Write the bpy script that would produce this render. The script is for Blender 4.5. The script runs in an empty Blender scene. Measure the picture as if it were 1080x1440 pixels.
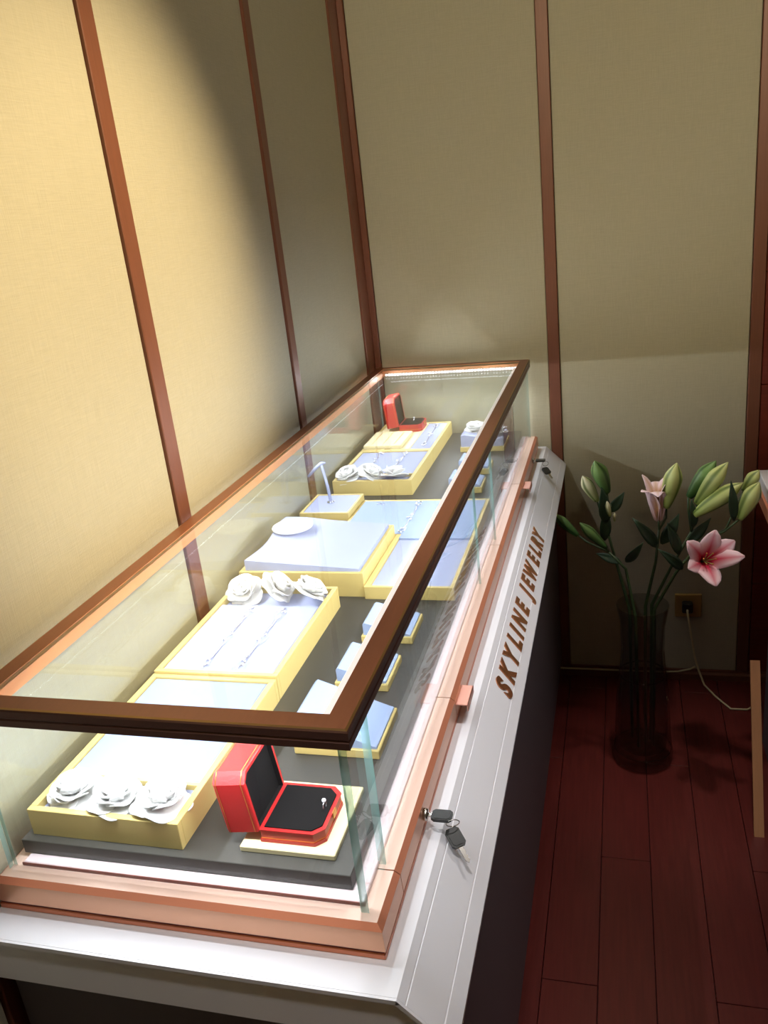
import bpy, bmesh, math, random
from mathutils import Vector, Matrix, Euler

random.seed(7)
S = bpy.context.scene
COL = S.collection
H = 1.17            # height of the case's top rail above the floor; shapes below are given relative to that rail

# ------------------------------------------------------------------ camera
cam = bpy.data.cameras.new('camera')
cam.sensor_fit = 'VERTICAL'
cam.sensor_height = 24.0
cam.lens = 1197.718 * 24.0 / 1440.0
cam.clip_start = 0.02
co = bpy.data.objects.new('camera', cam)
COL.objects.link(co)
right = Vector((0.96266931, 0.24941341, -0.10517012))
down = Vector((-0.00959037, -0.35686794, -0.93410562))
fwd = Vector((-0.27051031, 0.90024343, -0.34115384))
m = Matrix((( right.x, -down.x, -fwd.x, 0.28080345),
            ( right.y, -down.y, -fwd.y, -0.71248029),
            ( right.z, -down.z, -fwd.z, 0.51570437 + H),
            (0, 0, 0, 1)))
co.matrix_world = m
S.camera = co

# ------------------------------------------------------------------ world, exposure
S.view_settings.view_transform = 'Standard'
S.view_settings.look = 'None'
S.view_settings.gamma = 1.0
S.view_settings.use_curve_mapping = False
S.view_settings.exposure = 0.0
W = bpy.data.worlds.new('room_air')
W.use_nodes = True
W.node_tree.nodes['Background'].inputs[0].default_value = (1.0, 0.93, 0.82, 1)
W.node_tree.nodes['Background'].inputs[1].default_value = 0.10
S.world = W
S.cycles.use_denoising = True
S.cycles.transparent_max_bounces = 24
S.cycles.max_bounces = 10
S.cycles.sample_clamp_indirect = 6.0

# ------------------------------------------------------------------ lights
def light(name, kind, loc, target, power, color, **kw):
    l = bpy.data.lights.new(name, kind)
    l.energy = power
    l.color = color
    for k, v in kw.items():
        setattr(l, k, v)
    o = bpy.data.objects.new(name, l)
    COL.objects.link(o)
    o.location = Vector(loc) + Vector((0, 0, H))
    d = Vector(target) - Vector(loc)
    o.rotation_euler = d.to_track_quat('-Z', 'Y').to_euler()
    return o

WARM = (1.0, 0.81, 0.50)
COOL = (0.88, 0.93, 1.0)
# warm adjustable downlight turned to the left wall; second one added for bounce
light('wall_spot', 'SPOT', (1.40, 0.50, 1.48), (-0.528, 0.58, 0.38), 380, WARM, spot_size=math.radians(35), spot_blend=0.9, shadow_soft_size=0.05)
light('wall_bounce_fill', 'SPOT', (1.60, -0.95, 1.47), (-0.528, -0.95, 0.46), 380, WARM, spot_size=math.radians(29), spot_blend=0.9, shadow_soft_size=0.05)
# downlight over the counter; the near one is added to whiten that end
light('counter_spot', 'SPOT', (0.50, 0.75, 1.49), (0.07, 0.82, -0.33), 70, (1.0, 0.97, 0.96), spot_size=math.radians(50), spot_blend=1.0, shadow_soft_size=0.05)
light('counter_fill_near', 'SPOT', (0.16, -0.34, 1.49), (0.06, -0.20, -0.3), 56, (1.0, 0.97, 0.96), spot_size=math.radians(46), spot_blend=1.0, shadow_soft_size=0.05)
# narrow fill spot added over the lilies to brighten the flowers
light('lily_fill', 'SPOT', (0.48, 1.36, 1.49), (0.50, 1.46, -0.4), 48, (1.0, 0.95, 0.90), spot_size=math.radians(24), spot_blend=0.9, shadow_soft_size=0.04)
# fill spot added behind the camera to brighten the upper back wall
light('back_wall_fill', 'SPOT', (0.55, -1.30, 1.49), (0.20, 2.05, 1.02), 200, (1.0, 0.89, 0.60), spot_size=math.radians(50), spot_blend=0.85, shadow_soft_size=0.06)
# led strips under the case's top rails
def led(name, loc, target, length, power, along):
    o = light(name, 'AREA', loc, target, power, COOL, shape='RECTANGLE', size=length, size_y=0.008)
    d = (Vector(target) - Vector(loc)).normalized()
    x = Vector(along)
    z = -d
    y = z.cross(x).normalized()
    x = y.cross(z)
    o.rotation_euler = Matrix((x, y, z)).transposed().to_euler()
    return o
LZ = -0.0300
led('led_right', (-0.044, 1.0, LZ), (-0.34, 1.0, -0.26), 1.9, 8.2, (0, 1, 0))
led('led_left', (-0.470, 1.0, LZ), (-0.14, 1.0, -0.26), 1.9, 6.4, (0, 1, 0))
led('led_back', (-0.25, 1.966, LZ), (-0.25, 1.80, -0.25), 0.40, 1.7, (1, 0, 0))
led('led_front', (-0.25, 0.034, LZ), (-0.25, 0.12, -0.30), 0.40, 1.7, (1, 0, 0))

# ------------------------------------------------------------------ materials
def lin(r, g, b):
    f = lambda c: (c / 255 / 12.92) if c / 255 <= 0.04045 else ((c / 255 + 0.055) / 1.055) ** 2.4
    return (f(r), f(g), f(b), 1.0)

def mat(name, rgb, rough=0.5, metal=0.0, noise=0.0, scale=40, bump=0.0, bscale=300, stretch=None, spec=0.5, coat=0.0, emit=None):
    mt = bpy.data.materials.new(name)
    mt.use_nodes = True
    nt = mt.node_tree
    b = nt.nodes['Principled BSDF']
    c = lin(*rgb)
    b.inputs['Base Color'].default_value = c
    b.inputs['Roughness'].default_value = rough
    b.inputs['Metallic'].default_value = metal
    b.inputs['Specular IOR Level'].default_value = spec
    b.inputs['Coat Weight'].default_value = coat
    if emit:
        b.inputs['Emission Color'].default_value = lin(*emit[0])
        b.inputs['Emission Strength'].default_value = emit[1]
    if noise or bump:
        tc = nt.nodes.new('ShaderNodeTexCoord')
        mp = nt.nodes.new('ShaderNodeMapping')
        nt.links.new(tc.outputs['Object'], mp.inputs[0])
        if stretch:
            mp.inputs['Scale'].default_value = stretch
    if noise:
        n = nt.nodes.new('ShaderNodeTexNoise')
        n.inputs['Scale'].default_value = scale
        n.inputs['Detail'].default_value = 5
        nt.links.new(mp.outputs[0], n.inputs['Vector'])
        mx = nt.nodes.new('ShaderNodeMix')
        mx.data_type = 'RGBA'
        mx.inputs[6].default_value = tuple(x * (1 - noise) for x in c[:3]) + (1,)
        mx.inputs[7].default_value = tuple(min(1, x * (1 + noise)) for x in c[:3]) + (1,)
        nt.links.new(n.outputs[0], mx.inputs[0])
        nt.links.new(mx.outputs[2], b.inputs['Base Color'])
    if bump:
        n2 = nt.nodes.new('ShaderNodeTexNoise')
        n2.inputs['Scale'].default_value = bscale
        n2.inputs['Detail'].default_value = 3
        nt.links.new(mp.outputs[0], n2.inputs['Vector'])
        bp = nt.nodes.new('ShaderNodeBump')
        bp.inputs['Strength'].default_value = bump
        bp.inputs['Distance'].default_value = 0.002
        nt.links.new(n2.outputs[0], bp.inputs['Height'])
        nt.links.new(bp.outputs[0], b.inputs['Normal'])
    return mt

def weave_mat(name, rgb, amount=0.10, rough=0.85):
    """woven grass-cloth: horizontal and vertical thread noise"""
    mt = mat(name, rgb, rough=rough, spec=0.25)
    nt = mt.node_tree
    b = nt.nodes['Principled BSDF']
    tc = nt.nodes.new('ShaderNodeTexCoord')
    outs = []
    for sc in ((30, 30, 900), (700, 700, 25), (6, 6, 6)):
        mp = nt.nodes.new('ShaderNodeMapping')
        mp.inputs['Scale'].default_value = sc
        nt.links.new(tc.outputs['Object'], mp.inputs[0])
        n = nt.nodes.new('ShaderNodeTexNoise')
        n.inputs['Scale'].default_value = 1.0
        n.inputs['Detail'].default_value = 3
        nt.links.new(mp.outputs[0], n.inputs['Vector'])
        outs.append(n.outputs[0])
    a = nt.nodes.new('ShaderNodeMath'); a.operation = 'ADD'
    nt.links.new(outs[0], a.inputs[0]); nt.links.new(outs[1], a.inputs[1])
    a2 = nt.nodes.new('ShaderNodeMath'); a2.operation = 'MULTIPLY_ADD'
    nt.links.new(a.outputs[0], a2.inputs[0]); a2.inputs[1].default_value = 0.5
    a2.inputs[2].default_value = 0.0
    c = lin(*rgb)
    mx = nt.nodes.new('ShaderNodeMix'); mx.data_type = 'RGBA'
    mx.inputs[6].default_value = tuple(x * (1 - amount * 2.2) for x in c[:3]) + (1,)
    mx.inputs[7].default_value = tuple(min(1, x * (1 + amount * 2.2)) for x in c[:3]) + (1,)
    nt.links.new(a2.outputs[0], mx.inputs[0])
    nt.links.new(mx.outputs[2], b.inputs['Base Color'])
    bp = nt.nodes.new('ShaderNodeBump')
    bp.inputs['Strength'].default_value = 0.35
    bp.inputs['Distance'].default_value = 0.0015
    nt.links.new(a.outputs[0], bp.inputs['Height'])
    nt.links.new(bp.outputs[0], b.inputs['Normal'])
    return mt

def glass_mat(name, tint=(0.97, 0.985, 0.98), ior=1.5, rough=0.0):
    mt = bpy.data.materials.new(name)
    mt.use_nodes = True
    nt = mt.node_tree
    nt.nodes.clear()
    out = nt.nodes.new('ShaderNodeOutputMaterial')
    t = nt.nodes.new('ShaderNodeBsdfTransparent')
    t.inputs[0].default_value = (*tint, 1)
    g = nt.nodes.new('ShaderNodeBsdfGlossy')
    g.inputs['Roughness'].default_value = rough
    # Schlick reflectance, the same from both sides of the pane
    lw = nt.nodes.new('ShaderNodeLayerWeight')
    lw.inputs[0].default_value = 0.5
    pw_ = nt.nodes.new('ShaderNodeMath'); pw_.operation = 'POWER'; pw_.inputs[1].default_value = 5.0
    nt.links.new(lw.outputs['Facing'], pw_.inputs[0])
    f0 = ((ior - 1) / (ior + 1)) ** 2
    fr = nt.nodes.new('ShaderNodeMath'); fr.operation = 'MULTIPLY_ADD'
    fr.inputs[1].default_value = 1 - f0; fr.inputs[2].default_value = f0
    nt.links.new(pw_.outputs[0], fr.inputs[0])
    mx = nt.nodes.new('ShaderNodeMixShader')
    nt.links.new(fr.outputs[0], mx.inputs[0])
    nt.links.new(t.outputs[0], mx.inputs[1])
    nt.links.new(g.outputs[0], mx.inputs[2])
    nt.links.new(mx.outputs[0], out.inputs[0])
    return mt

def petal_mat(name, inner, outer, edge=None):
    """colour runs from the throat (v=0) to the tip and towards the petal's edge"""
    mt = mat(name, outer, rough=0.55, spec=0.3)
    nt = mt.node_tree
    b = nt.nodes['Principled BSDF']
    uv = nt.nodes.new('ShaderNodeUVMap')
    sp = nt.nodes.new('ShaderNodeSeparateXYZ')
    nt.links.new(uv.outputs[0], sp.inputs[0])
    m1 = nt.nodes.new('ShaderNodeMath'); m1.operation = 'SUBTRACT'; m1.inputs[1].default_value = 0.5
    nt.links.new(sp.outputs[0], m1.inputs[0])
    m2 = nt.nodes.new('ShaderNodeMath'); m2.operation = 'ABSOLUTE'
    nt.links.new(m1.outputs[0], m2.inputs[0])
    m3 = nt.nodes.new('ShaderNodeMath'); m3.operation = 'MULTIPLY'; m3.inputs[1].default_value = 1.5
    nt.links.new(m2.outputs[0], m3.inputs[0])
    m4 = nt.nodes.new('ShaderNodeMath'); m4.operation = 'MULTIPLY'; m4.inputs[1].default_value = 0.75
    nt.links.new(sp.outputs[1], m4.inputs[0])
    m5 = nt.nodes.new('ShaderNodeMath'); m5.operation = 'ADD'
    nt.links.new(m3.outputs[0], m5.inputs[0]); nt.links.new(m4.outputs[0], m5.inputs[1])
    cr = nt.nodes.new('ShaderNodeValToRGB')
    cr.color_ramp.elements[0].position = 0.42
    cr.color_ramp.elements[0].color = lin(*inner)
    cr.color_ramp.elements[1].position = 1.05
    cr.color_ramp.elements[1].color = lin(*outer)
    nt.links.new(m5.outputs[0], cr.inputs[0])
    nt.links.new(cr.outputs[0], b.inputs['Base Color'])
    return mt

M = {}
M['fabric'] = weave_mat('woven_wall_fabric', (178, 170, 146))
M['plaster'] = mat('plaster', (196, 186, 164), 0.9)
M['wall_back'] = mat('wall_backing', (70, 55, 42), 0.8)
M['trim'] = mat('bronze_wood_trim', (122, 74, 54), 0.38, 0.12, noise=0.18, scale=8, stretch=(40, 40, 1.5))
M['mahogany'] = mat('mahogany', (112, 44, 30), 0.35, noise=0.35, scale=6, stretch=(2, 2, 30))
M['rail'] = mat('bronze_rail', (150, 94, 66), 0.34, 0.22, noise=0.12, scale=10, stretch=(20, 2, 20))
M['rail_inner_lit'] = mat('led_lit_bronze', (222, 152, 100), 0.35, 0.15)  # same bronze, with the LED light on the inner faces put into its colour
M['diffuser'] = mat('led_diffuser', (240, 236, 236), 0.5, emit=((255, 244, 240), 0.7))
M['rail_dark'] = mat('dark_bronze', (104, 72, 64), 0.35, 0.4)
M['brass'] = mat('brass_inlay', (176, 140, 92), 0.3, 0.9)
M['rose'] = mat('rose_gold', (230, 176, 144), 0.30, 0.55, noise=0.03, scale=20)
M['rose_top'] = mat('pale_rose_gold', (240, 204, 186), 0.36, 0.25)
M['tab'] = mat('pink_copper_tab', (238, 172, 152), 0.4, 0.2)
M['rose_deep'] = mat('rose_gold_bevel', (226, 144, 110), 0.34, 0.45)
M['rose_pale'] = mat('pale_rose_ledge', (240, 222, 224), 0.4, 0.1)
M['maroon'] = mat('maroon_groove', (120, 58, 52), 0.5, 0.2)
M['deck'] = mat('charcoal_deck', (60, 57, 51), 0.55, noise=0.08, scale=30, bump=0.1)
M['deck_side'] = M['deck']
M['cream'] = mat('pale_yellow_wood', (204, 181, 112), 0.5, noise=0.05, scale=12, stretch=(3, 20, 20))
M['ivory'] = mat('ivory_leather', (224, 210, 164), 0.55, bump=0.1)
M['blue'] = mat('pale_blue_suede', (148, 163, 194), 0.8, bump=0.12, bscale=900, spec=0.2)
M['lav'] = mat('lavender_suede', (160, 166, 194), 0.8, bump=0.12, bscale=900, spec=0.2)
M['white'] = mat('white_paper', (230, 229, 227), 0.7, spec=0.3)
M['counter'] = mat('white_lacquer', (240, 238, 242), 0.28, noise=0.02, scale=5)
M['apron'] = M['counter']
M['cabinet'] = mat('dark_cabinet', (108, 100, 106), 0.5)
M['gold_letter'] = mat('copper_letter', (186, 124, 84), 0.26, 0.75)
M['red'] = mat('red_leather', (176, 34, 34), 0.36, bump=0.12, bscale=500)
M['gilt'] = mat('gilt_line', (214, 158, 84), 0.3, 0.8)
M['velvet'] = mat('black_velvet', (22, 20, 20), 0.95, spec=0.1)
M['silver'] = mat('polished_silver', (206, 206, 216), 0.22, 0.9)
M['steel'] = mat('steel', (190, 186, 180), 0.25, 1.0)
M['gem'] = mat('white_gem', (250, 250, 252), 0.05, 0.0, spec=1.0, coat=1.0)
M['black_plastic'] = mat('black_plastic', (38, 38, 36), 0.35)
M['plank'] = mat('red_brown_plank', (96, 37, 33), 0.30, noise=0.38, scale=5, stretch=(26, 1.4, 1))
M['floor_base'] = mat('subfloor', (34, 14, 12), 0.8)
M['socket'] = mat('gold_socket_plate', (176, 150, 92), 0.4, 0.4)
M['cable'] = mat('ivory_cable', (206, 192, 150), 0.5)
M['pale_wood'] = mat('pale_strip_wood', (196, 140, 98), 0.5, noise=0.12, scale=8, stretch=(20, 2, 2))
M['stem'] = mat('stem_green', (58, 76, 40), 0.5)
M['leaf'] = mat('lily_leaf', (44, 66, 42), 0.4, noise=0.2, scale=30)
M['led'] = mat('led_tape', (250, 250, 255), 0.5, emit=((255, 250, 246), 9.0))
M['lamp'] = mat('lamp_lens', (255, 240, 210), 0.5, emit=((255, 226, 180), 10.0))
M['lamp_ring'] = mat('lamp_ring', (220, 214, 204), 0.4)
M['glass'] = glass_mat('case_glass')
M['glass_edge'] = mat('glass_edge', (178, 214, 208), 0.15, spec=0.8)
def edge_glass(name):
    mt = mat(name, (170, 206, 200), 0.2, spec=0.8)
    nt = mt.node_tree
    t = nt.nodes.new('ShaderNodeBsdfTransparent'); t.inputs[0].default_value = (0.72, 0.90, 0.87, 1)
    mx = nt.nodes.new('ShaderNodeMixShader'); mx.inputs[0].default_value = 0.5
    nt.links.new(t.outputs[0], mx.inputs[1]); nt.links.new(nt.nodes['Principled BSDF'].outputs[0], mx.inputs[2])
    nt.links.new(mx.outputs[0], nt.nodes['Material Output'].inputs[0])
    return mt
M['glass_edge'] = edge_glass('glass_edge')
M['vase'] = None

def bud_mat(name, base, tip):
    mt = mat(name, base, rough=0.45, spec=0.4)
    nt = mt.node_tree
    b = nt.nodes['Principled BSDF']
    uv = nt.nodes.new('ShaderNodeUVMap')
    sp = nt.nodes.new('ShaderNodeSeparateXYZ')
    nt.links.new(uv.outputs[0], sp.inputs[0])
    # darker furrows between three sepals
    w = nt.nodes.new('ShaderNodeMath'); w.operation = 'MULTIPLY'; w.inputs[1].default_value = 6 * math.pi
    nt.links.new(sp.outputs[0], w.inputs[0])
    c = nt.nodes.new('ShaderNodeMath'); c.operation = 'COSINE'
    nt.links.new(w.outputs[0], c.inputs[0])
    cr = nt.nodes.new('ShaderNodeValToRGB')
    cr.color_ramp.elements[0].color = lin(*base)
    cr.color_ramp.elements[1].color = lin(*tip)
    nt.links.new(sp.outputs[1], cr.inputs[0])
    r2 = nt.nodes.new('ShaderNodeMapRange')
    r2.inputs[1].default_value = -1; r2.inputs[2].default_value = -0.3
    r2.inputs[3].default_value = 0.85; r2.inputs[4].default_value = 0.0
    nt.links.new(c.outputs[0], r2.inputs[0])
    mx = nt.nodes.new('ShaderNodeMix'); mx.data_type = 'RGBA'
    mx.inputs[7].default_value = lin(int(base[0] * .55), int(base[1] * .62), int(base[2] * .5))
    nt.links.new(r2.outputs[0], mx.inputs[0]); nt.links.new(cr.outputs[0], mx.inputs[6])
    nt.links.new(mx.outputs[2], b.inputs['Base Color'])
    return mt
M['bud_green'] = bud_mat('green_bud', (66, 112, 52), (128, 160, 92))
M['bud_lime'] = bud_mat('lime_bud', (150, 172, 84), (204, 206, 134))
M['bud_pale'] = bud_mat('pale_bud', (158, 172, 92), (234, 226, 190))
M['petal_pink'] = petal_mat('pink_lily_petal', (214, 46, 80), (250, 214, 220))
M['petal_tube'] = petal_mat('blush_lily_petal', (214, 172, 130), (246, 218, 222))

def vase_mat():
    mt = glass_mat('crystal', tint=(0.82, 0.82, 0.80), ior=1.6, rough=0.02)
    return mt
M['vase'] = vase_mat()

# ------------------------------------------------------------------ mesh building
class MB:
    def __init__(self):
        self.v = []; self.f = []; self.mi = []; self.uv = {}; self.smooth = []
        self.mats = []
    def mid(self, m):
        if m not in self.mats:
            self.mats.append(m)
        return self.mats.index(m)
    def add(self, vs, fs, m, smooth=False, uvs=None):
        o = len(self.v); k = self.mid(m)
        self.v.extend(Vector(p) for p in vs)
        for i, f in enumerate(fs):
            if uvs:
                self.uv[len(self.f)] = uvs[i]
            self.f.append([o + a for a in f]); self.mi.append(k); self.smooth.append(smooth)
        return self
    def box(self, a, b, m, bev=0.0):
        bm = bmesh.new()
        bmesh.ops.create_cube(bm, size=1.0)
        for v in bm.verts:
            v.co = Vector(((a[i] + b[i]) / 2 + v.co[i] * (b[i] - a[i])) for i in range(3))
        if bev:
            bmesh.ops.bevel(bm, geom=list(bm.edges), offset=bev, segments=1, affect='EDGES', profile=0.5)
        self.from_bm(bm, m)
        return self
    def from_bm(self, bm, m, smooth=False):
        bm.verts.index_update()
        self.add([v.co.copy() for v in bm.verts], [[v.index for v in f.verts] for f in bm.faces], m, smooth)
        bm.free()
        return self
    def prism(self, poly, axis, t0, t1, m):
        """extrude a polygon (in the two other axes, in order) from t0 to t1 along axis"""
        def P(p, t):
            q = [0, 0, 0]; k = 0
            for i in range(3):
                if i == axis: q[i] = t
                else: q[i] = p[k]; k += 1
            return Vector(q)
        n = len(poly)
        vs = [P(p, t0) for p in poly] + [P(p, t1) for p in poly]
        fs = [[i, (i + 1) % n, n + (i + 1) % n, n + i] for i in range(n)] + [list(range(n))[::-1], list(range(n, 2 * n))]
        self.add(vs, fs, m)
        return self
    def tube(self, pts, r, m, n=8, caps=True):
        pts = [Vector(p) for p in pts]
        R = r if isinstance(r, (list, tuple)) else [r] * len(pts)
        vs = []; fs = []
        up = Vector((0, 0, 1))
        ref = None
        for i, p in enumerate(pts):
            d = (pts[min(i + 1, len(pts) - 1)] - pts[max(i - 1, 0)]).normalized()
            if ref is None:
                ref = up if abs(d.z) < 0.9 else Vector((1, 0, 0))
            a = d.cross(ref).normalized(); b = d.cross(a).normalized()
            ref = -b if False else a.cross(d)
            for k in range(n):
                t = 2 * math.pi * k / n
                vs.append(p + (a * math.cos(t) + b * math.sin(t)) * R[i])
        for i in range(len(pts) - 1):
            for k in range(n):
                fs.append([i * n + k, i * n + (k + 1) % n, (i + 1) * n + (k + 1) % n, (i + 1) * n + k])
        if caps:
            fs.append(list(range(n))[::-1]); fs.append([(len(pts) - 1) * n + k for k in range(n)])
        self.add(vs, fs, m, smooth=True)
        return self
    def lathe(self, prof, c, m, n=32, smooth=True, a=1.0, b=1.0):
        vs = []; fs = []
        for (r, z) in prof:
            for k in range(n):
                t = 2 * math.pi * k / n
                vs.append((c[0] + a * r * math.cos(t), c[1] + b * r * math.sin(t), c[2] + z))
        for i in range(len(prof) - 1):
            for k in range(n):
                fs.append([i * n + k, i * n + (k + 1) % n, (i + 1) * n + (k + 1) % n, (i + 1) * n + k])
        fs.append(list(range(n))[::-1]); fs.append([(len(prof) - 1) * n + k for k in range(n)])
        self.add(vs, fs, m, smooth)
        return self
    def ball(self, c, r, m, sub=1):
        bm = bmesh.new()
        bmesh.ops.create_icosphere(bm, subdivisions=sub, radius=r, matrix=Matrix.Translation(Vector(c)))
        return self.from_bm(bm, m, True)
    def sheet(self, grid, thick, m, smooth=True, uv=False):
        """closed sheet: grid[i][j] of points, thickened along its normals"""
        ni, nj = len(grid), len(grid[0])
        nor = [[None] * nj for _ in range(ni)]
        for i in range(ni):
            for j in range(nj):
                a = Vector(grid[min(i + 1, ni - 1)][j]) - Vector(grid[max(i - 1, 0)][j])
                b = Vector(grid[i][min(j + 1, nj - 1)]) - Vector(grid[i][max(j - 1, 0)])
                n_ = a.cross(b)
                nor[i][j] = n_.normalized() if n_.length > 1e-12 else Vector((0, 0, 1))
        vs = [Vector(grid[i][j]) + nor[i][j] * thick / 2 for i in range(ni) for j in range(nj)]
        vs += [Vector(grid[i][j]) - nor[i][j] * thick / 2 for i in range(ni) for j in range(nj)]
        N = ni * nj; fs = []; uvs = []
        U = lambda i, j: (i / (ni - 1), j / (nj - 1))
        for i in range(ni - 1):
            for j in range(nj - 1):
                q = [(i, j), (i + 1, j), (i + 1, j + 1), (i, j + 1)]
                fs.append([a * nj + b for a, b in q]); uvs.append([U(*t) for t in q])
                fs.append([N + a * nj + b for a, b in q[::-1]]); uvs.append([U(*t) for t in q[::-1]])
        edge = [(i, 0) for i in range(ni)] + [(ni - 1, j) for j in range(1, nj)] + [(i, nj - 1) for i in range(ni - 2, -1, -1)] + [(0, j) for j in range(nj - 2, 0, -1)]
        for k in range(len(edge)):
            a, b = edge[k], edge[(k + 1) % len(edge)]
            fs.append([b[0] * nj + b[1], a[0] * nj + a[1], N + a[0] * nj + a[1], N + b[0] * nj + b[1]])
            uvs.append([U(*b), U(*a), U(*a), U(*b)])
        self.add(vs, fs, m, smooth, uvs if uv else None)
        return self
    def mesh(self, name, origin=(0, 0, 0)):
        me = bpy.data.meshes.new(name)
        o = Vector(origin)
        me.from_pydata([tuple(p - o) for p in self.v], [], self.f)
        for mt in self.mats:
            me.materials.append(mt)
        for p, k, s in zip(me.polygons, self.mi, self.smooth):
            p.material_index = k; p.use_smooth = s
        if self.uv:
            ul = me.uv_layers.new(name='UVMap')
            for fi, cs in self.uv.items():
                p = me.polygons[fi]
                for li, c in zip(p.loop_indices, cs):
                    ul.data[li].uv = c
        bm = bmesh.new(); bm.from_mesh(me)
        bmesh.ops.recalc_face_normals(bm, faces=bm.faces)
        bm.to_mesh(me); bm.free()
        return me

WPOS = {}
def tag(o, label=None, cat=None, group=None, kind=None):
    if label: o['label'] = label
    if cat: o['category'] = cat
    if group: o['group'] = group
    if kind: o['kind'] = kind
    return o
def put(name, me, origin, parent=None):
    """link a mesh whose origin stands at case coordinates `origin`"""
    o = bpy.data.objects.new(name, me)
    COL.objects.link(o)
    w = Vector(origin) + Vector((0, 0, H))
    WPOS[o.name] = w
    if parent is not None:
        o.parent = parent
        o.location = w - WPOS[parent.name]
    else:
        o.location = w
    return o
def obj(name, mb, parent=None, origin=None):
    if origin is None:
        if parent is None:
            xs = [p.x for p in mb.v]; ys = [p.y for p in mb.v]; zs = [p.z for p in mb.v]
            origin = ((min(xs) + max(xs)) / 2, (min(ys) + max(ys)) / 2, min(zs))
        else:
            origin = WPOS[parent.name] - Vector((0, 0, H))
    return put(name, mb.mesh(name, origin), origin, parent)
def thing(name, loc, label, cat, group=None):
    o = bpy.data.objects.new(name, None)
    o.empty_display_size = 0.05
    COL.objects.link(o)
    o.location = Vector(loc) + Vector((0, 0, H))
    WPOS[o.name] = o.location.copy()
    return tag(o, label, cat, group)
def copy_tree(o, parent=None):
    c = o.copy(); COL.objects.link(c)
    if parent is not None: c.parent = parent
    for ch in list(o.children):
        copy_tree(ch, c)
    return c

# ------------------------------------------------------------------ room shell
FZ = -H
XW, YB = -0.528, 2.0546
CEIL = 1.53
XR, YF = 2.6, -2.6
fl = obj('floor', MB().box((XW - 0.1, YF, FZ - 0.06), (XR, YB + 0.1, FZ - 0.012), M['floor_base']))
tag(fl, kind='structure')
# floor planks run away from the camera, ends staggered
plank_me = {}
pw, pl = 0.124, 1.22
row = 0
x = XW
while x < 1.5:
    y = -1.3 + (row % 3) * 0.41
    ys = [-1.3] + [yy for yy in [y + k * pl for k in range(0, 4)] if -1.25 < yy < YB - 0.05] + [YB]
    for y0, y1 in zip(ys, ys[1:]):
        key = round(y1 - y0, 3)
        if key not in plank_me:
            plank_me[key] = MB().box((0.0008, 0.0008, -0.012), (pw - 0.0008, key - 0.0008, 0), M['plank'], 0.001).mesh('plank')
        put('plank', plank_me[key], (x, y0, FZ), fl)
    x += pw; row += 1

wl = obj('wall_left', MB().box((XW - 0.10, YF, FZ), (XW - 0.012, YB + 0.1, CEIL), M['wall_back']))
tag(wl, kind='structure')
wb = obj('wall_back', MB().box((XW - 0.1, YB + 0.012, FZ), (XR, YB + 0.10, CEIL), M['wall_back']))
tag(wb, kind='structure')
wr = obj('wall_right', MB().box((XR, YF, FZ), (XR + 0.08, YB + 0.1, CEIL), M['plaster'])); tag(wr, kind='structure')
wf = obj('wall_front', MB().box((XW - 0.1, YF - 0.08, FZ), (XR + 0.08, YF, CEIL), M['plaster'])); tag(wf, kind='structure')
ce = obj('ceiling', MB().box((XW - 0.1, YF - 0.08, CEIL), (XR + 0.08, YB + 0.1, CEIL + 0.08), M['plaster'])); tag(ce, kind='structure')
BZ = FZ + 0.036
def strip_l(y0, y1):
    return MB().box((XW - 0.012, y0, BZ), (XW + 0.006, y1, CEIL), M['trim'], 0.0015)
def strip_b(x0, x1):
    return MB().box((x0, YB - 0.006, BZ), (x1, YB + 0.012, CEIL), M['trim'], 0.0015)
for y0, y1 in ((-0.72, -0.682), (-0.045, -0.007), (0.632, 0.674), (1.312, 1.350), (1.968, YB + 0.012)):
    obj('trim_strip', strip_l(y0, y1), wl)
for x0, x1 in ((XW + 0.006, -0.5015), (0.0545, 0.0895), (0.652, 0.688)):
    obj('trim_strip', strip_b(x0, x1), wb)
g = 0.0015
for y0, y1 in ((-2.6, -0.72), (-0.682, -0.045), (-0.007, 0.632), (0.674, 1.312), (1.350, 1.968)):
    obj('fabric_panel', MB().box((XW - 0.012, y0 + g, BZ), (XW, y1 - g, CEIL), M['fabric'], 0.002), wl)
for x0, x1 in ((-0.5015, 0.0545), (0.0895, 0.652)):
    obj('fabric_panel', MB().box((x0 + g, YB, BZ), (x1 - g, YB + 0.012, CEIL), M['fabric'], 0.002), wb)
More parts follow.
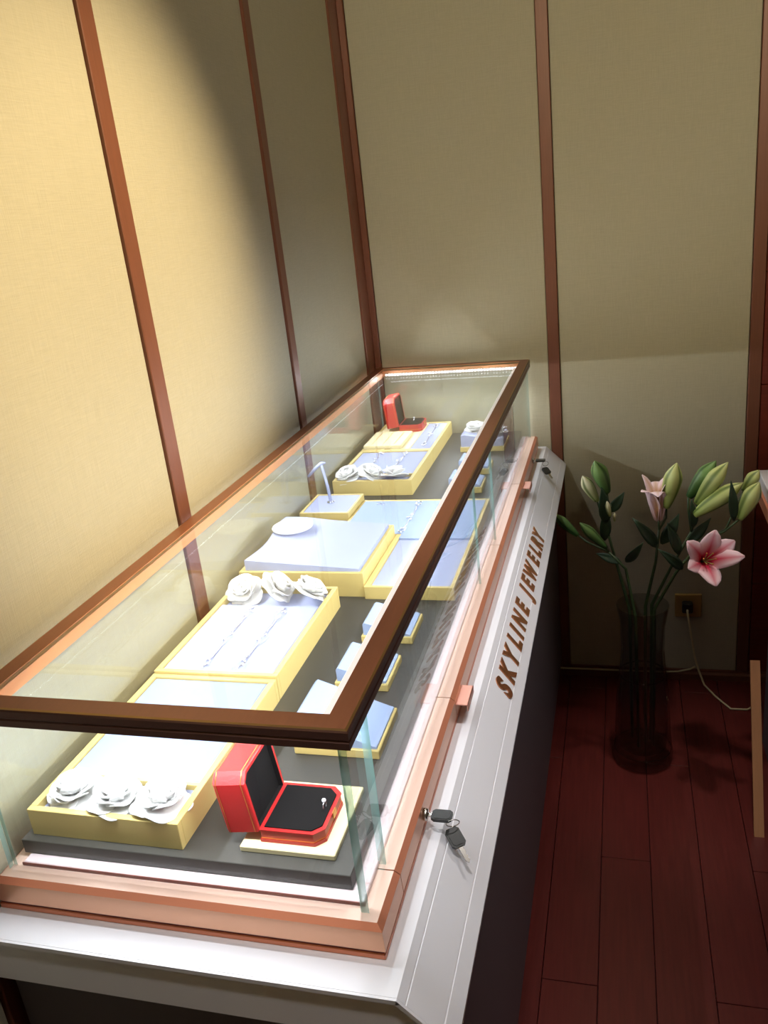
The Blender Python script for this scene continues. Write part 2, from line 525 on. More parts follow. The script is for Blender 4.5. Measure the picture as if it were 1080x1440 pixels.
# dark red timber cladding to the right of the last strip
zz = BZ
while zz < CEIL - 0.01:
    z1 = min(zz + 0.335, CEIL)
    obj('timber_panel', MB().box((0.690, YB - 0.002, zz + 0.001), (1.35, YB + 0.012, z1 - 0.001), M['mahogany'], 0.0015), wb)
    zz = z1
bb = obj('baseboard_back', MB().prism([(YB + 0.012, FZ), (YB - 0.014, FZ), (YB - 0.014, FZ + 0.022), (YB - 0.008, FZ + 0.030), (YB - 0.008, BZ), (YB + 0.012, BZ)], 0, XW, 1.35, M['trim']))
tag(bb, kind='structure')
bl = obj('baseboard_left', MB().prism([(XW - 0.012, FZ), (XW + 0.014, FZ), (XW + 0.014, FZ + 0.022), (XW + 0.008, FZ + 0.030), (XW + 0.008, BZ), (XW - 0.012, BZ)], 1, YF, YB - 0.014, M['trim']))
tag(bl, kind='structure')
for i, (x, y) in enumerate(((1.40, 0.50), (0.50, 0.75), (0.55, -1.30), (1.60, -0.95), (0.48, 1.36), (0.16, -0.34))):  # fixtures for the lamps above, added fill lights among them
    d = thing('downlight', (x, y, CEIL - 0.012), ['recessed round ceiling downlight over the aisle, turned to the left fabric wall', 'recessed round ceiling downlight beside the middle of the counter', 'added round ceiling fill light farthest from the back wall, brightening it', 'added round ceiling fill light behind the camera, bounced off the left wall', 'added round ceiling fill light right above the lilies', 'added round ceiling fill light above the near end of the counter'][i], 'lamp')
    obj('lamp_ring', MB().lathe([(0.058, 0.012), (0.060, 0.0), (0.048, -0.003), (0.044, 0.010)], (x, y, CEIL - 0.012), M['lamp_ring'], 28), d)
    obj('lamp_lens', MB().lathe([(0.043, 0.010), (0.043, 0.012)], (x, y, CEIL - 0.012), M['lamp'], 28), d)

# ------------------------------------------------------------------ left counter
CT = -0.3024
KX, EX, EZ = 0.0365, 0.0991, -0.3650
c0 = thing('white_counter', (-0.2, 1.0, FZ), 'long white counter with a sloping front and copper lettering, carrying the glass case', 'counter')
def sl(s, d=0.0):
    k = s / 2 ** .5
    return (KX + k - d / 2 ** .5, CT - k - d / 2 ** .5)
prof = [(XW + 0.012, CT), (KX, CT)]
for s in (0.0129, 0.0663):
    prof += [sl(s - 0.0012), sl(s, 0.0012), sl(s + 0.0012)]
prof += [(EX, EZ), (EX, EZ - 0.006), (XW + 0.012, EZ - 0.006)]
obj('worktop', MB().prism(prof, 1, -0.0585, YB - 0.008, M['counter']), c0)
lip = [(XW + 0.012, CT - 0.0004), (KX, CT - 0.0004), (KX + 0.0042, CT - 0.0044), (KX - 0.001, CT - 0.0064), (XW + 0.012, CT - 0.0064)]
lip2 = [(KX, CT - 0.0004), (EX, EZ - 0.0004), (EX, EZ - 0.0064), (KX - 0.002, CT - 0.0066)]
obj('edge_bead', MB().prism(lip, 1, -0.0622, -0.0585, M['counter']).prism(lip2, 1, -0.0622, -0.0585, M['counter']), c0)
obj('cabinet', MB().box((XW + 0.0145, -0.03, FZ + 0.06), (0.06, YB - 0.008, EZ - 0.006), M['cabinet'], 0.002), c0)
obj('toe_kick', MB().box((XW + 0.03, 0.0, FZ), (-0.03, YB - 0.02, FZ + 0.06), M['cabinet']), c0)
# copper lettering on the slope
cu = bpy.data.curves.new('lettering', 'FONT')
cu.body = 'x'
txt = 'SKYLINE JEWELRY'
cu.size = 0.0375 / 0.73
cu.shear = 0.28
cu.offset = 0.0026
cu.extrude = 0.0012
cu.space_character = 1.0
fo = bpy.data.objects.new('lettering', cu)
COL.objects.link(fo)
sx, sy, sn = Vector((0, 1, 0)), Vector((-2 ** -.5, 0, 2 ** -.5)), Vector((2 ** -.5, 0, 2 ** -.5))
adv = {}
dg = bpy.context.evaluated_depsgraph_get()
glyph = {}
for ch in sorted(set(txt.replace(' ', ''))):
    cu.body = ch
    dg.update()
    me = bpy.data.meshes.new_from_object(fo.evaluated_get(dg))
    xs = [v.co.x for v in me.vertices]
    glyph[ch] = (me, min(xs), max(xs))
bpy.data.objects.remove(fo)
widths = [(glyph[c][2] - glyph[c][1]) * 1.14 if c != ' ' else 0.010 for c in txt]
total = 0.770
gap = (total - sum(widths)) / (len(txt) - 1)
t = 0.604
base = Vector((sl(0.0625)[0], 0, sl(0.0625)[1]))
for c, w in zip(txt, widths):
    if c != ' ':
        me, x0, x1 = glyph[c]
        vs = [base + sx * (t + (v.co.x - x0) * 1.14) + sy * v.co.y + sn * (v.co.z + 0.0012) for v in me.vertices]
        b = MB().add(vs, [list(p.vertices) for p in me.polygons], M['gold_letter'])
        obj('letter', b, c0)
    t += w + gap

# ------------------------------------------------------------------ glass display case
RW, RB = 0.029, -0.0245          # rail width and underside
XL, YE = -0.5028, 2.0033
ZI, ZF = -0.2495, -0.2560        # inner ledge, outer flat
case = thing('display_case', (-0.25, 1.0, CT), 'long glass jewelry case with bronze top rails and rose gold base on the white counter', 'display case')
def rail_prof(s):
    """profile across a rail, from the outer edge inwards (o = distance inwards, z)"""
    return [(0.0012, -0.0010), (0.0040, 0.0), (RW, 0.0), (RW, RB), (0.0, RB), (0.0, RB + 0.0085), (0.0016, RB + 0.0100), (0.0016, RB + 0.0110), (0.0, RB + 0.0125), (0.0, -0.0030)]
def rail(side):
    P = rail_prof(0)
    b = MB()
    def pos(o, z, end):
        # mitred ends
        if side == 'right': return (-o, (o if end == 0 else YE - o), z)
        if side == 'left': return (XL + o, (o if end == 0 else YE - o), z)
        if side == 'front': return ((XL + o) if end == 0 else -o, o, z)
        return ((XL + o) if end == 0 else -o, YE - o, z)
    n = len(P)
    vs = [pos(o, z, 0) for o, z in P] + [pos(o, z, 1) for o, z in P]
    for i in range(n):
        j = (i + 1) % n
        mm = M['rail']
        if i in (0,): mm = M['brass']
        if i == 2: mm = M['rail_inner_lit']
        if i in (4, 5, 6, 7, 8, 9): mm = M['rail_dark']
        b.add([vs[i], vs[j], vs[n + j], vs[n + i]], [[0, 1, 2, 3]], mm)
    b.add(vs, [list(range(n)), list(range(n, 2 * n))], M['rail'])
    bm = b
    return bm
for s in ('front', 'right', 'left', 'back'):
    r = rail(s)
    me = r.mesh('top_rail', (-0.25, 1.0, CT))
    bm = bmesh.new(); bm.from_mesh(me)
    bmesh.ops.remove_doubles(bm, verts=bm.verts, dist=1e-5)
    bmesh.ops.recalc_face_normals(bm, faces=bm.faces)
    bm.to_mesh(me); bm.free()
    put('top_rail', me, (-0.25, 1.0, CT), case)
def pane(a, b, name='glass_pane'):
    """clear slab whose narrow edge faces show the green of the glass"""
    mb = MB()
    d = [b[i] - a[i] for i in range(3)]
    th = d.index(min(d))
    vs = [(x, y, z) for x in (a[0], b[0]) for y in (a[1], b[1]) for z in (a[2], b[2])]
    F = {(0, 0): [0, 1, 3, 2], (0, 1): [4, 6, 7, 5], (1, 0): [0, 4, 5, 1], (1, 1): [2, 3, 7, 6], (2, 0): [0, 2, 6, 4], (2, 1): [1, 5, 7, 3]}
    k = mb.mid(M['glass']); k2 = mb.mid(M['glass_edge'])
    mb.v = [Vector(v) for v in vs]
    for (ax, sd), f in F.items():
        mb.f.append(f); mb.smooth.append(False); mb.mi.append(k if ax == th else k2)
    return obj(name, mb, case)
gt = 0.008
pane((XL + 0.0008, 0.0073, ZF), (-0.0175, 0.0073 + gt, RB), 'front_pane')
pane((XL + 0.0008, 0.0160, ZF), (XL + 0.0066, YE - 0.016, RB), 'left_pane')
pane((XL + 0.0008, YE - 0.0073 - gt, ZF), (-0.0135, YE - 0.0073, RB), 'back_pane')
pane((-0.0173, 0.0073, ZF), (-0.0073, 0.0846, RB), 'side_pane')
pane((-0.0121, 0.0862, ZF), (-0.0073, 0.8900, RB), 'side_pane')
pane((-0.0121, 0.8916, ZF), (-0.0073, 1.1300, RB), 'side_pane')
pane((-0.0121, 1.1316, ZF), (-0.0073, YE - 0.0073, RB), 'side_pane')
pane((XL + RW, RW, -0.0070), (-RW, YE - RW, -0.0010), 'lid_pane')
# led tape under the inner edge of every rail: tape + row of bead lamps
def led_tape(a, b, inward):
    mb = MB()
    a, b = Vector(a), Vector(b); iv = Vector(inward)
    L = (b - a).length; d = (b - a) / L
    lo = a + iv * 0.0; hi = b + iv * 0.0045
    mb.box([min(lo[i], hi[i]) for i in range(2)] + [a.z - 0.0012], [max(lo[i], hi[i]) for i in range(2)] + [a.z], M['white'])
    n = int(L / 0.012)
    for k in range(n):
        c = a + d * (k + 0.5) * L / n + iv * 0.0022
        mb.box((c.x - 0.0017, c.y - 0.0017, a.z - 0.0026), (c.x + 0.0017, c.y + 0.0017, a.z - 0.0012), M['led'])
    o = obj('led_tape', mb, case)
    o['kind'] = 'stuff'
led_tape((-0.042, RW, RB - 0.001), (-0.042, YE - RW, RB - 0.001), (-1, 0, 0))
led_tape((XL + 0.013, RW, RB), (XL + 0.013, YE - RW, RB), (1, 0, 0))
obj('led_channel', MB().box((-0.0485, RW + 0.002, RB - 0.001), (-RW, YE - RW - 0.004, RB + 0.006), M['diffuser'], 0.001), case)
lb = MB().box((XL + RW + 0.004, YE - RW - 0.0012, RB), (-RW - 0.004, YE - RW, RB + 0.008), M['white'])
for k in range(44):
    cx = XL + RW + 0.008 + k * 0.00985
    lb.box((cx - 0.0022, YE - RW - 0.0030, RB + 0.0015), (cx + 0.0022, YE - RW - 0.0012, RB + 0.0065), M['led'])
obj('led_tape', lb, case)['kind'] = 'stuff'
led_tape((XL + RW, RW - 0.005, RB), (-RW, RW - 0.005, RB), (0, 1, 0))
# base: profile from outer bottom to inner ledge (o = distance outwards from the rail line, z)
BP = [(0.0115, -0.2885), (0.0140, -0.2885), (0.0125, -0.2610), (0.0050, ZF + 0.001), (-0.0160, ZF + 0.001), (-0.0160, -0.2885)]
def base_piece(side, t0, t1, m0=0, m1=0, name='base_moulding'):
    """side piece between t0 and t1; m0/m1 = 1 for a mitred end"""
    b = MB()
    def pos(o, z, e):
        t = (t0 - (o if m0 else 0)) if e == 0 else (t1 + (o if m1 else 0))
        return {'front': (t, -o, z), 'back': (t, YE + o, z), 'right': (o, t, z), 'left': (XL - o, t, z)}[side]
    n = len(BP)
    vs = [pos(o, z, 0) for o, z in BP] + [pos(o, z, 1) for o, z in BP]
    for i in range(n):
        j = (i + 1) % n
        b.add([vs[i], vs[j], vs[n + j], vs[n + i]], [[0, 1, 2, 3]], M['rose_deep'] if i == 2 else (M['rose_top'] if i == 3 else M['rose']))
    b.add(vs, [list(range(n)), list(range(n, 2 * n))], M['rose'])
    me = b.mesh(name, (-0.25, 1.0, CT))
    bm = bmesh.new(); bm.from_mesh(me)
    bmesh.ops.remove_doubles(bm, verts=bm.verts, dist=1e-5)
    bmesh.ops.recalc_face_normals(bm, faces=bm.faces)
    bm.to_mesh(me); bm.free()
    return put(name, me, (-0.25, 1.0, CT), case)
base_piece('front', XL, 0.0, 1, 1)
base_piece('left', 0.0, YE, 1, 1)
base_piece('back', XL, 0.0, 1, 1)
base_piece('right', 0.0, 0.0755, 1, 0)
doors = [base_piece('right', a, b, 0, e, 'drop_door') for a, b, e in ((0.0775, 0.4595, 0), (0.4615, 1.0985, 0), (1.1005, 1.5295, 0), (1.5315, YE, 1))]
obj('base_plinth', MB().box((XL - 0.0105, -0.0105, -0.2960), (0.0105, YE + 0.0105, -0.2885), M['maroon'])
    .box((XL - 0.0125, -0.0125, CT), (0.0125, YE + 0.0125, -0.2945), M['rose_deep'], 0.001), case)
# inner ledge behind the glass
li = 0.0175
lx = 0.0445
for a, b in (((XL + 0.016, li, -0.2885), (-0.016, 0.046, ZI)), ((XL + 0.016, YE - 0.046, -0.2885), (-0.016, YE - li, ZI)),
             ((XL + 0.016, 0.046, -0.2885), (XL + 0.046, YE - 0.046, ZI)), ((-0.046, 0.046, -0.2885), (-0.016, YE - 0.046, ZI))):
    obj('inner_ledge', MB().box(a, b, M['rose_pale'], 0.0012), case)
for a, b in (((XL + 0.0145, li - 0.0012, ZF), (-0.0145, li, ZI - 0.001)),):
    obj('ledge_face', MB().box(a, b, M['maroon']), case)
# pull tabs and locks on the drop doors
def pull(d, y0, y1):
    b = MB()
    b.box((0.0090, y0, -0.2715), (0.0330, y1, -0.2690), M['tab'], 0.0006)
    b.box((0.0310, y0, -0.2820), (0.0330, y1, -0.2690), M['tab'], 0.0006)
    o = obj('pull_tab', b, d)
pull(doors[1], 0.4640, 0.5230)
pull(doors[3], 1.5330, 1.5910)
def lock(d, y):
    b = MB()
    prof = [(0.0085, 0.0), (0.0085, 0.0045), (0.0075, 0.0060), (0.0030, 0.0062)]
    vs = []; fs = []; n = 20
    for r, h in prof:
        for k in range(n):
            a = 2 * math.pi * k / n
            vs.append((0.0130 + h, y + r * math.cos(a), -0.2770 + r * math.sin(a)))
    for i in range(len(prof) - 1):
        for k in range(n):
            fs.append([i * n + k, i * n + (k + 1) % n, (i + 1) * n + (k + 1) % n, (i + 1) * n + k])
    fs.append(list(range(n))); fs.append([(len(prof) - 1) * n + k for k in range(n)])
    b.add(vs, fs, M['steel'], True)
    obj('lock_cylinder', b, d)
lock(doors[0], 0.206)
lock(doors[3], 1.812)

# ------------------------------------------------------------------ deck inside the case
D = ZI + 0.0215
deck = obj('display_deck', MB().box((-0.4955, 0.0325, ZI), (-0.0345, YE - 0.022, D), M['deck'], 0.0008))
tag(deck, 'long charcoal fabric-covered deck inside the glass case under the trays', 'display board')

# ------------------------------------------------------------------ trays
def ring_frame(x0, x1, y0, y1, z0, z1, w, floor=None):
    """open box of boards with mitre-like rim"""
    b = MB()
    b.box((x0, y0, z0), (x1, y0 + w, z1), M['cream'], 0.0007)
    b.box((x0, y1 - w, z0), (x1, y1, z1), M['cream'], 0.0007)
    b.box((x0, y0 + w, z0), (x0 + w, y1 - w, z1), M['cream'], 0.0007)
    b.box((x1 - w, y0 + w, z0), (x1, y1 - w, z1), M['cream'], 0.0007)
    b.box((x0 + w, y0 + w, z0), (x1 - w, y1 - w, floor if floor else z0 + 0.004), M['cream'])
    return b
TX0, TX1 = -0.4845, -0.2615
def pad(p, x0, x1, y0, y1, z0, z1, m, name='pad'):
    return obj(name, MB().box((x0, y0, z0), (x1, y1, z1), m, 0.0012), p)
def tray(y0, y1, h, label, split=None, rose_side='near', m='blue', w=0.0095):
    t = thing('display_tray', ((TX0 + TX1) / 2, (y0 + y1) / 2, D), label, 'tray', 'pale yellow wooden trays with suede pads')
    del t['group']
    z1 = D + h
    obj('frame', ring_frame(TX0, TX1, y0, y1, D, z1, w), t)
    a0, a1 = y0 + w, y1 - w
    e = 0.0008
    if split:
        if rose_side == 'near':
            obj('divider', MB().box((TX0 + w, split, D + 0.004), (TX1 - w, split + 0.006, z1 - 0.0035), M['cream']), t)
            pad(t, TX0 + w + e, TX1 - w - e, split + 0.006, a1 - e, D + 0.004, z1 - 0.003, M[m])
            pad(t, TX0 + w + e, TX1 - w - e, a0 + e, split - e, D + 0.004, z1 - 0.010, M['lav'], 'well_lining')
        else:
            pad(t, TX0 + w + e, TX1 - w - e, a0 + e, split, D + 0.004, z1 - 0.003, M[m])
            pad(t, TX0 + w + e, TX1 - w - e, split + 0.001, a1 - e, D + 0.004, z1 - 0.012, M['lav'], 'well_lining')
    else:
        pad(t, TX0 + w + e, TX1 - w - e, a0 + e, a1 - e, D + 0.004, z1 - 0.003, M[m])
    return t
tray(0.0445, 0.3865, 0.0405, 'nearest yellow tray, pale blue pad behind a well of three white roses', 0.123, 'near', 'blue')
tray(0.3885, 0.7215, 0.0445, 'second yellow tray from the front, two bracelets on its lavender pad, roses at far end', 0.640, 'far', 'lav')
tray(1.3760, 1.6590, 0.0425, 'yellow-edged tray with white roses along its near edge and two bracelets', 1.440, 'near', 'lav')
# farthest tray: cream leather insert left, lavender strip right
t6 = thing('display_tray', ((TX0 + TX1) / 2, 1.82, D), 'farthest yellow-edged tray, ivory card and red ring box on it', 'tray')
obj('frame', ring_frame(TX0, TX1, 1.661, 1.975, D, D + 0.0425, 0.0095), t6)
pad(t6, TX0 + 0.0103, -0.335, 1.6713, 1.9647, D + 0.004, D + 0.0425, M['ivory'], 'leather_insert')
pad(t6, -0.3340, TX1 - 0.0103, 1.6713, 1.9647, D + 0.004, D + 0.0405, M['lav'])
# tall tray with the bust
t3 = thing('display_tray', (-0.36, 0.90, D), 'tall yellow-edged tray with the flat pale necklace bust lying on it', 'tray')
obj('frame', ring_frame(-0.4930, -0.2225, 0.7665, 1.0300, D, D + 0.0525, 0.0085), t3)
pad(t3, -0.4837, -0.2318, 0.7758, 1.0207, D + 0.004, D + 0.0515, M['lav'])
# L-shaped tray to its right and behind
t4 = thing('display_tray', (-0.13, 1.0, D), 'low wide yellow-edged tray with a sunken front pad and bracelet on its rear pad', 'tray')
b = MB()
zt = D + 0.0275
for a, c in (((-0.2205, 0.7570), (-0.0375, 0.7650)), ((-0.0455, 0.7650), (-0.0375, 1.2650)), ((-0.3640, 1.2570), (-0.0455, 1.2650)),
             ((-0.3640, 1.0360), (-0.3580, 1.2570)), ((-0.2205, 0.7650), (-0.2095, 1.0360)), ((-0.3580, 1.0320), (-0.2095, 1.0360))):
    b.box((a[0], a[1], D), (c[0], c[1], zt), M['cream'], 0.0006)
b.box((-0.2095, 0.765, D), (-0.0455, 1.03, D + 0.004), M['cream']).box((-0.358, 1.036, D), (-0.0455, 1.257, D + 0.004), M['cream'])
obj('frame', b, t4)
pad(t4, -0.2088, -0.0463, 0.7658, 1.0090, D + 0.004, zt - 0.004, M['lav'], 'front_pad')
bl2 = MB().prism([(-0.3572, 1.0368), (-0.2088, 1.0368), (-0.2088, 1.0100), (-0.0463, 1.0100), (-0.0463, 1.2562), (-0.3572, 1.2562)], 2, D + 0.004, zt - 0.0005, M['blue'])
obj('rear_pad', bl2, t4)
# small square box with the T stand
t5 = thing('small_tray', (-0.435, 1.21, D), 'small square yellow-edged tray with pale pad left of the wide tray, under the pin stand', 'tray')
obj('frame', ring_frame(-0.4950, -0.3665, 1.1400, 1.2790, D, D + 0.0405, 0.006), t5)
pad(t5, -0.4883, -0.3732, 1.1467, 1.2723, D + 0.004, D + 0.0395, M['lav'])
# ivory card
zc = D + 0.0425
card = thing('ring_card', (-0.42, 1.80, zc), 'thick ivory leather slotted card leaning flat before the far red ring box', 'card')
obj('card_body', MB().box((-0.4800, 1.6750, zc), (-0.3600, 1.8350, zc + 0.0110), M['ivory'], 0.002), card)
for xx in (-0.455, -0.420, -0.385):
    obj('slot', MB().box((xx - 0.0012, 1.690, zc + 0.0110), (xx + 0.0012, 1.822, zc + 0.0118), M['gilt']), card)
# bust
ZB = D + 0.0525
bust = thing('necklace_bust', (-0.36, 0.90, ZB), 'flat pale lavender necklace bust with an oval white neck disc, lying on the tall tray', 'display bust')
g0 = []
NX, NY = 26, 26
def outline(v):
    """left and right edge of the bust at v (0 near edge .. 1 far edge)"""
    left = -0.4800 + 0.020 * math.sin(min(1, v * 1.15) * math.pi) * 0.6 - 0.000 * v
    return left, -0.2330
neck = Vector((-0.4320, 0.950))
def top(x, y):
    u = (x + 0.48) / 0.25
    z = 0.0055 + 0.0175 * (1 - u) ** 1.0
    d = math.hypot((x - neck.x) / 0.052, (y - neck.y) / 0.060)
    z += 0.016 * math.exp(-(d ** 2.2))
    return ZB + z
vs = []; fs = []
for j in range(NY + 1):
    v = j / NY
    y = 0.7740 + v * (1.0220 - 0.7740)
    l, r = outline(v)
    for i in range(NX + 1):
        x = l + (r - l) * i / NX
        vs.append((x, y, top(x, y)))
N = len(vs)
vs += [(p[0], p[1], ZB) for p in vs]
w = NX + 1
for j in range(NY):
    for i in range(NX):
        a = j * w + i
        fs.append([a, a + 1, a + w + 1, a + w]); fs.append([N + a, N + a + w, N + a + w + 1, N + a + 1])
for i in range(NX):
    fs.append([i, N + i, N + i + 1, i + 1]); a = NY * w + i; fs.append([a, a + 1, N + a + 1, N + a])
for j in range(NY):
    a = j * w; fs.append([a, a + w, N + a + w, N + a]); a = j * w + NX; fs.append([a, N + a, N + a + w, a + w])
bm_ = MB().add(vs, fs[:2 * NX * NY], M['lav'], True)
bm_.add(vs, fs[2 * NX * NY:], M['lav'], False)
obj('torso', bm_, bust)
obj('neck_disc', MB().lathe([(0.020, 0.0), (0.0445, 0.0), (0.0462, 0.0020), (0.0455, 0.0042), (0.0430, 0.0052)], (-0.4300, 0.936, -0.1435), M['white'], 40, True, 1.0, 0.98), bust)
obj('neck', MB().lathe([(0.034, 0.0), (0.032, 0.012), (0.036, 0.030)], (-0.4300, 0.938, -0.172), M['lav'], 28), bust)

# pin stand on the small tray
zs = D + 0.0395
ps = thing('pin_stand', (-0.438, 1.22, zs), 'slim silver pin stand with a crossbar on the small square tray', 'stand')
obj('foot', MB().lathe([(0.010, 0), (0.010, 0.002), (0.004, 0.004)], (-0.4376, 1.220, zs), M['silver'], 18), ps)
obj('post', MB().tube([(-0.4376, 1.220, zs + 0.002), (-0.441, 1.220, zs + 0.045), (-0.4500, 1.220, zs + 0.104)], [0.0042, 0.0038, 0.0034], M['lav'], 10), ps)
obj('crossbar', MB().tube([(-0.4890, 1.220, zs + 0.070), (-0.468, 1.220, zs + 0.090), (-0.4500, 1.220, zs + 0.104), (-0.438, 1.221, zs + 0.105)], [0.003, 0.0042, 0.0042, 0.0025], M['lav'], 8), ps)

# ------------------------------------------------------------------ wedges on the right
def wedge(name, x0, x1, y0, y1, hb, hl, hr, label, rim=True):
    t = thing(name, ((x0 + x1) / 2, (y0 + y1) / 2, D), label, 'display block')
    b = MB().box((x0, y0, D), (x1, y1, D + hb), M['cream'], 0.0012)
    obj('base', b, t)
    i = 0.004
    z = D + hb
    poly = [(x0 + i, z), (x1 - i, z), (x1 - i, z + hr), (x1 - i - 0.006, z + hr + 0.0012), (x0 + i + 0.004, z + hl), (x0 + i, z + hl - 0.003)]
    obj('suede_wedge', MB().prism(poly, 1, y0 + i, y1 - i, M['blue']), t)
    return t
wedge('ring_wedge', -0.1865, -0.0565, 0.2530, 0.3640, 0.0145, 0.046, 0.0035, 'large pale blue sloping ring block just behind the near red ring box')
wedge('ring_wedge', -0.1790, -0.0880, 0.4270, 0.5230, 0.0135, 0.0240, 0.0030, 'small pale blue sloping ring block, second behind the near red box')
wedge('ring_wedge', -0.1780, -0.0830, 0.5830, 0.6760, 0.0135, 0.0240, 0.0030, 'small pale blue sloping ring block beside the front of the wide low tray')
wedge('ring_wedge', -0.1680, -0.0760, 1.3830, 1.4700, 0.0160, 0.0240, 0.0050, 'small pale blue sloping ring block just behind the wide low tray')
wedge('ring_wedge', -0.1680, -0.0780, 1.5400, 1.6250, 0.0160, 0.0240, 0.0050, 'small pale blue sloping ring block before the rose-topped block')
e = thing('rose_block', (-0.13, 1.81, D), 'lavender block on a yellow base at the far end carrying two white roses', 'display block')
obj('base', MB().box((-0.1980, 1.7600, D), (-0.0620, 1.8800, D + 0.0150), M['cream'], 0.0012), e)
obj('suede_block', MB().prism([(-0.1945, D + 0.015), (-0.0655, D + 0.015), (-0.0655, D + 0.034), (-0.070, D + 0.037), (-0.185, D + 0.052), (-0.1945, D + 0.049)], 1, 1.7635, 1.8765, M['lav']), e)

# ------------------------------------------------------------------ white roses
def petal_mesh(w, l, cup, curl, name='petal'):
    """round petal rooted at the origin, lying along +y, cupped upwards"""
    g_ = []
    for i in range(7):
        u = i / 6 * 2 - 1
        rowp = []
        for j in range(6):
            v = j / 5
            half = w * 0.5 * max(0.30 * (1 - v), math.sqrt(max(0.0, 1 - ((v - 0.55) / 0.555) ** 2)))
            half = max(half, w * 0.12)
            yy = l * v * (1 - 0.16 * u * u * v)
            z = cup * v ** 1.3 + curl * (u * u) * (0.3 + 0.7 * v) - 0.25 * cup * max(0, v - 0.7)
            rowp.append((u * half, yy, z))
        g_.append(rowp)
    return MB().sheet(g_, 0.0017, M['white']).mesh(name)
PET = [petal_mesh(0.046, 0.040, -0.003, 0.002), petal_mesh(0.044, 0.034, 0.002, 0.005), petal_mesh(0.038, 0.028, 0.000, 0.010), petal_mesh(0.030, 0.023, -0.003, 0.011)]
bb_ = MB()
for a in range(3):
    pts = []
    for k in range(9):
        th = a * 2.1 + k * 0.42
        rr = 0.0035 + 0.00045 * k
        pts.append((rr * math.cos(th), rr * math.sin(th)))
    gg = [[(x, y, 0.004), (x * 1.05, y * 1.05, 0.014), (x * 0.8, y * 0.8, 0.0225)] for x, y in pts]
    bb_.sheet(gg, 0.0010, M['white'])
BUDM = bb_.mesh('heart')
def rose(loc, scale, euler, label, seed, group):
    rnd = random.Random(seed)
    t = thing('paper_rose', loc, label, 'paper flower', group)
    for k, (n, z, off, el) in enumerate(((5, 0.0, 0.0, 0.14), (5, 0.0030, 0.5, 0.42), (4, 0.0040, 0.2, 0.85), (3, 0.0050, 0.7, 1.15))):
        for q in range(n):
            o = bpy.data.objects.new('petal', PET[k]); COL.objects.link(o); o.parent = t
            a = 2 * math.pi * (q + off) / n + rnd.uniform(-0.14, 0.14)
            rr = 0.002 if k < 2 else 0.004
            o.location = (-rr * math.sin(a), rr * math.cos(a), z + 0.0007 * (q % 2))
            o.rotation_euler = (el + rnd.uniform(-0.08, 0.08), rnd.uniform(-0.16, 0.16), a)
            s = rnd.uniform(0.94, 1.06); o.scale = (s, s, s)
    o = bpy.data.objects.new('heart', BUDM); COL.objects.link(o); o.parent = t
    t.rotation_euler = euler
    t.scale = (scale,) * 3
    return t
g1 = 'white roses in the nearest tray'
zr = D + 0.037
rose((-0.4350, 0.0860, zr), 1.0, (0.10, -0.06, 0.35), 'left white paper rose of the nearest tray, by the glass corner', 1, g1)
rose((-0.3680, 0.0790, zr + 0.001), 1.0, (0.12, 0.05, 1.0), 'middle white paper rose of the nearest tray', 2, g1)
rose((-0.3010, 0.0790, zr + 0.002), 1.0, (0.12, 0.05, 2.35), 'right white paper rose of the nearest tray, beside the red ring box', 3, g1)
g2 = 'white roses at the far end of the second tray'
zr2 = D + 0.047
rose((-0.4420, 0.6830, zr2), 0.98, (0.50, -0.30, 0.4), 'left white paper rose before the tall bust tray, ruffled', 4, g2)
rose((-0.3770, 0.6860, zr2 + 0.006), 1.0, (0.62, 0.45, 1.2), 'middle white paper rose before the tall bust tray, turned on its side', 5, g2)
rose((-0.3080, 0.6820, zr2 + 0.002), 1.02, (0.60, 0.10, 2.0), 'right white paper rose before the tall bust tray', 6, g2)
g3 = 'white roses along the pin stand tray'
rose((-0.4450, 1.4080, D + 0.044), 0.98, (0.30, -0.2, 0.1), 'left white paper rose of the far rose tray, behind the pin stand', 7, g3)
rose((-0.3830, 1.4120, D + 0.046), 1.0, (0.40, 0.1, 1.3), 'middle white paper rose of the far rose tray', 8, g3)
rose((-0.3160, 1.4080, D + 0.044), 0.98, (0.30, 0.2, 2.6), 'right white paper rose of the far rose tray', 9, g3)
g4 = 'white roses on the lavender block'
rose((-0.1560, 1.8250, D + 0.050), 0.92, (0.15, -0.05, 0.5), 'left white paper rose on the far lavender block', 10, g4)
rose((-0.0900, 1.8150, D + 0.045), 0.92, (0.15, 0.18, 1.5), 'right white paper rose on the far lavender block', 11, g4)

# ------------------------------------------------------------------ bracelets
def bracelet(p0, p1, z, label, amp=0.0075, seed=0):
    rnd = random.Random(seed)
    a, b = Vector((p0[0], p0[1], z)), Vector((p1[0], p1[1], z))
    L = (b - a).length; d = (b - a) / L; s = Vector((-d.y, d.x, 0))
    t = thing('bracelet', (a + b) / 2, label, 'bracelet')
    n = int(L / 0.0035)
    pts = []
    for k in range(n + 1):
        f = k / n
        env = max(0.0, math.sin(f * math.pi * 5.0 + 0.4)) ** 0.7
        w_ = math.sin(k * 0.95) * amp * env
        zz = 0.0016 + 0.006 * env * (0.5 + 0.5 * math.sin(k * 1.25 + 0.8))
        pts.append(a + d * (f * L) + s * w_ + Vector((0, 0, zz)))
    obj('chain', MB().tube(pts, 0.0013, M['silver'], 5), t)
    gm = MB()
    for k in range(0, n, 2):
        f = k / n
        if math.sin(f * math.pi * 5.0 + 0.4) > 0.25:
            gm.ball(pts[k] + Vector((0, 0, 0.0012)), 0.0024, M['gem'], 1)
    o = obj('stones', gm, t); o['kind'] = 'stuff'
    return t
z2_ = D + 0.0415
bracelet((-0.4010, 0.4030), (-0.4030, 0.6300), z2_, 'left silver bracelet on the lavender pad of the second tray', seed=1)
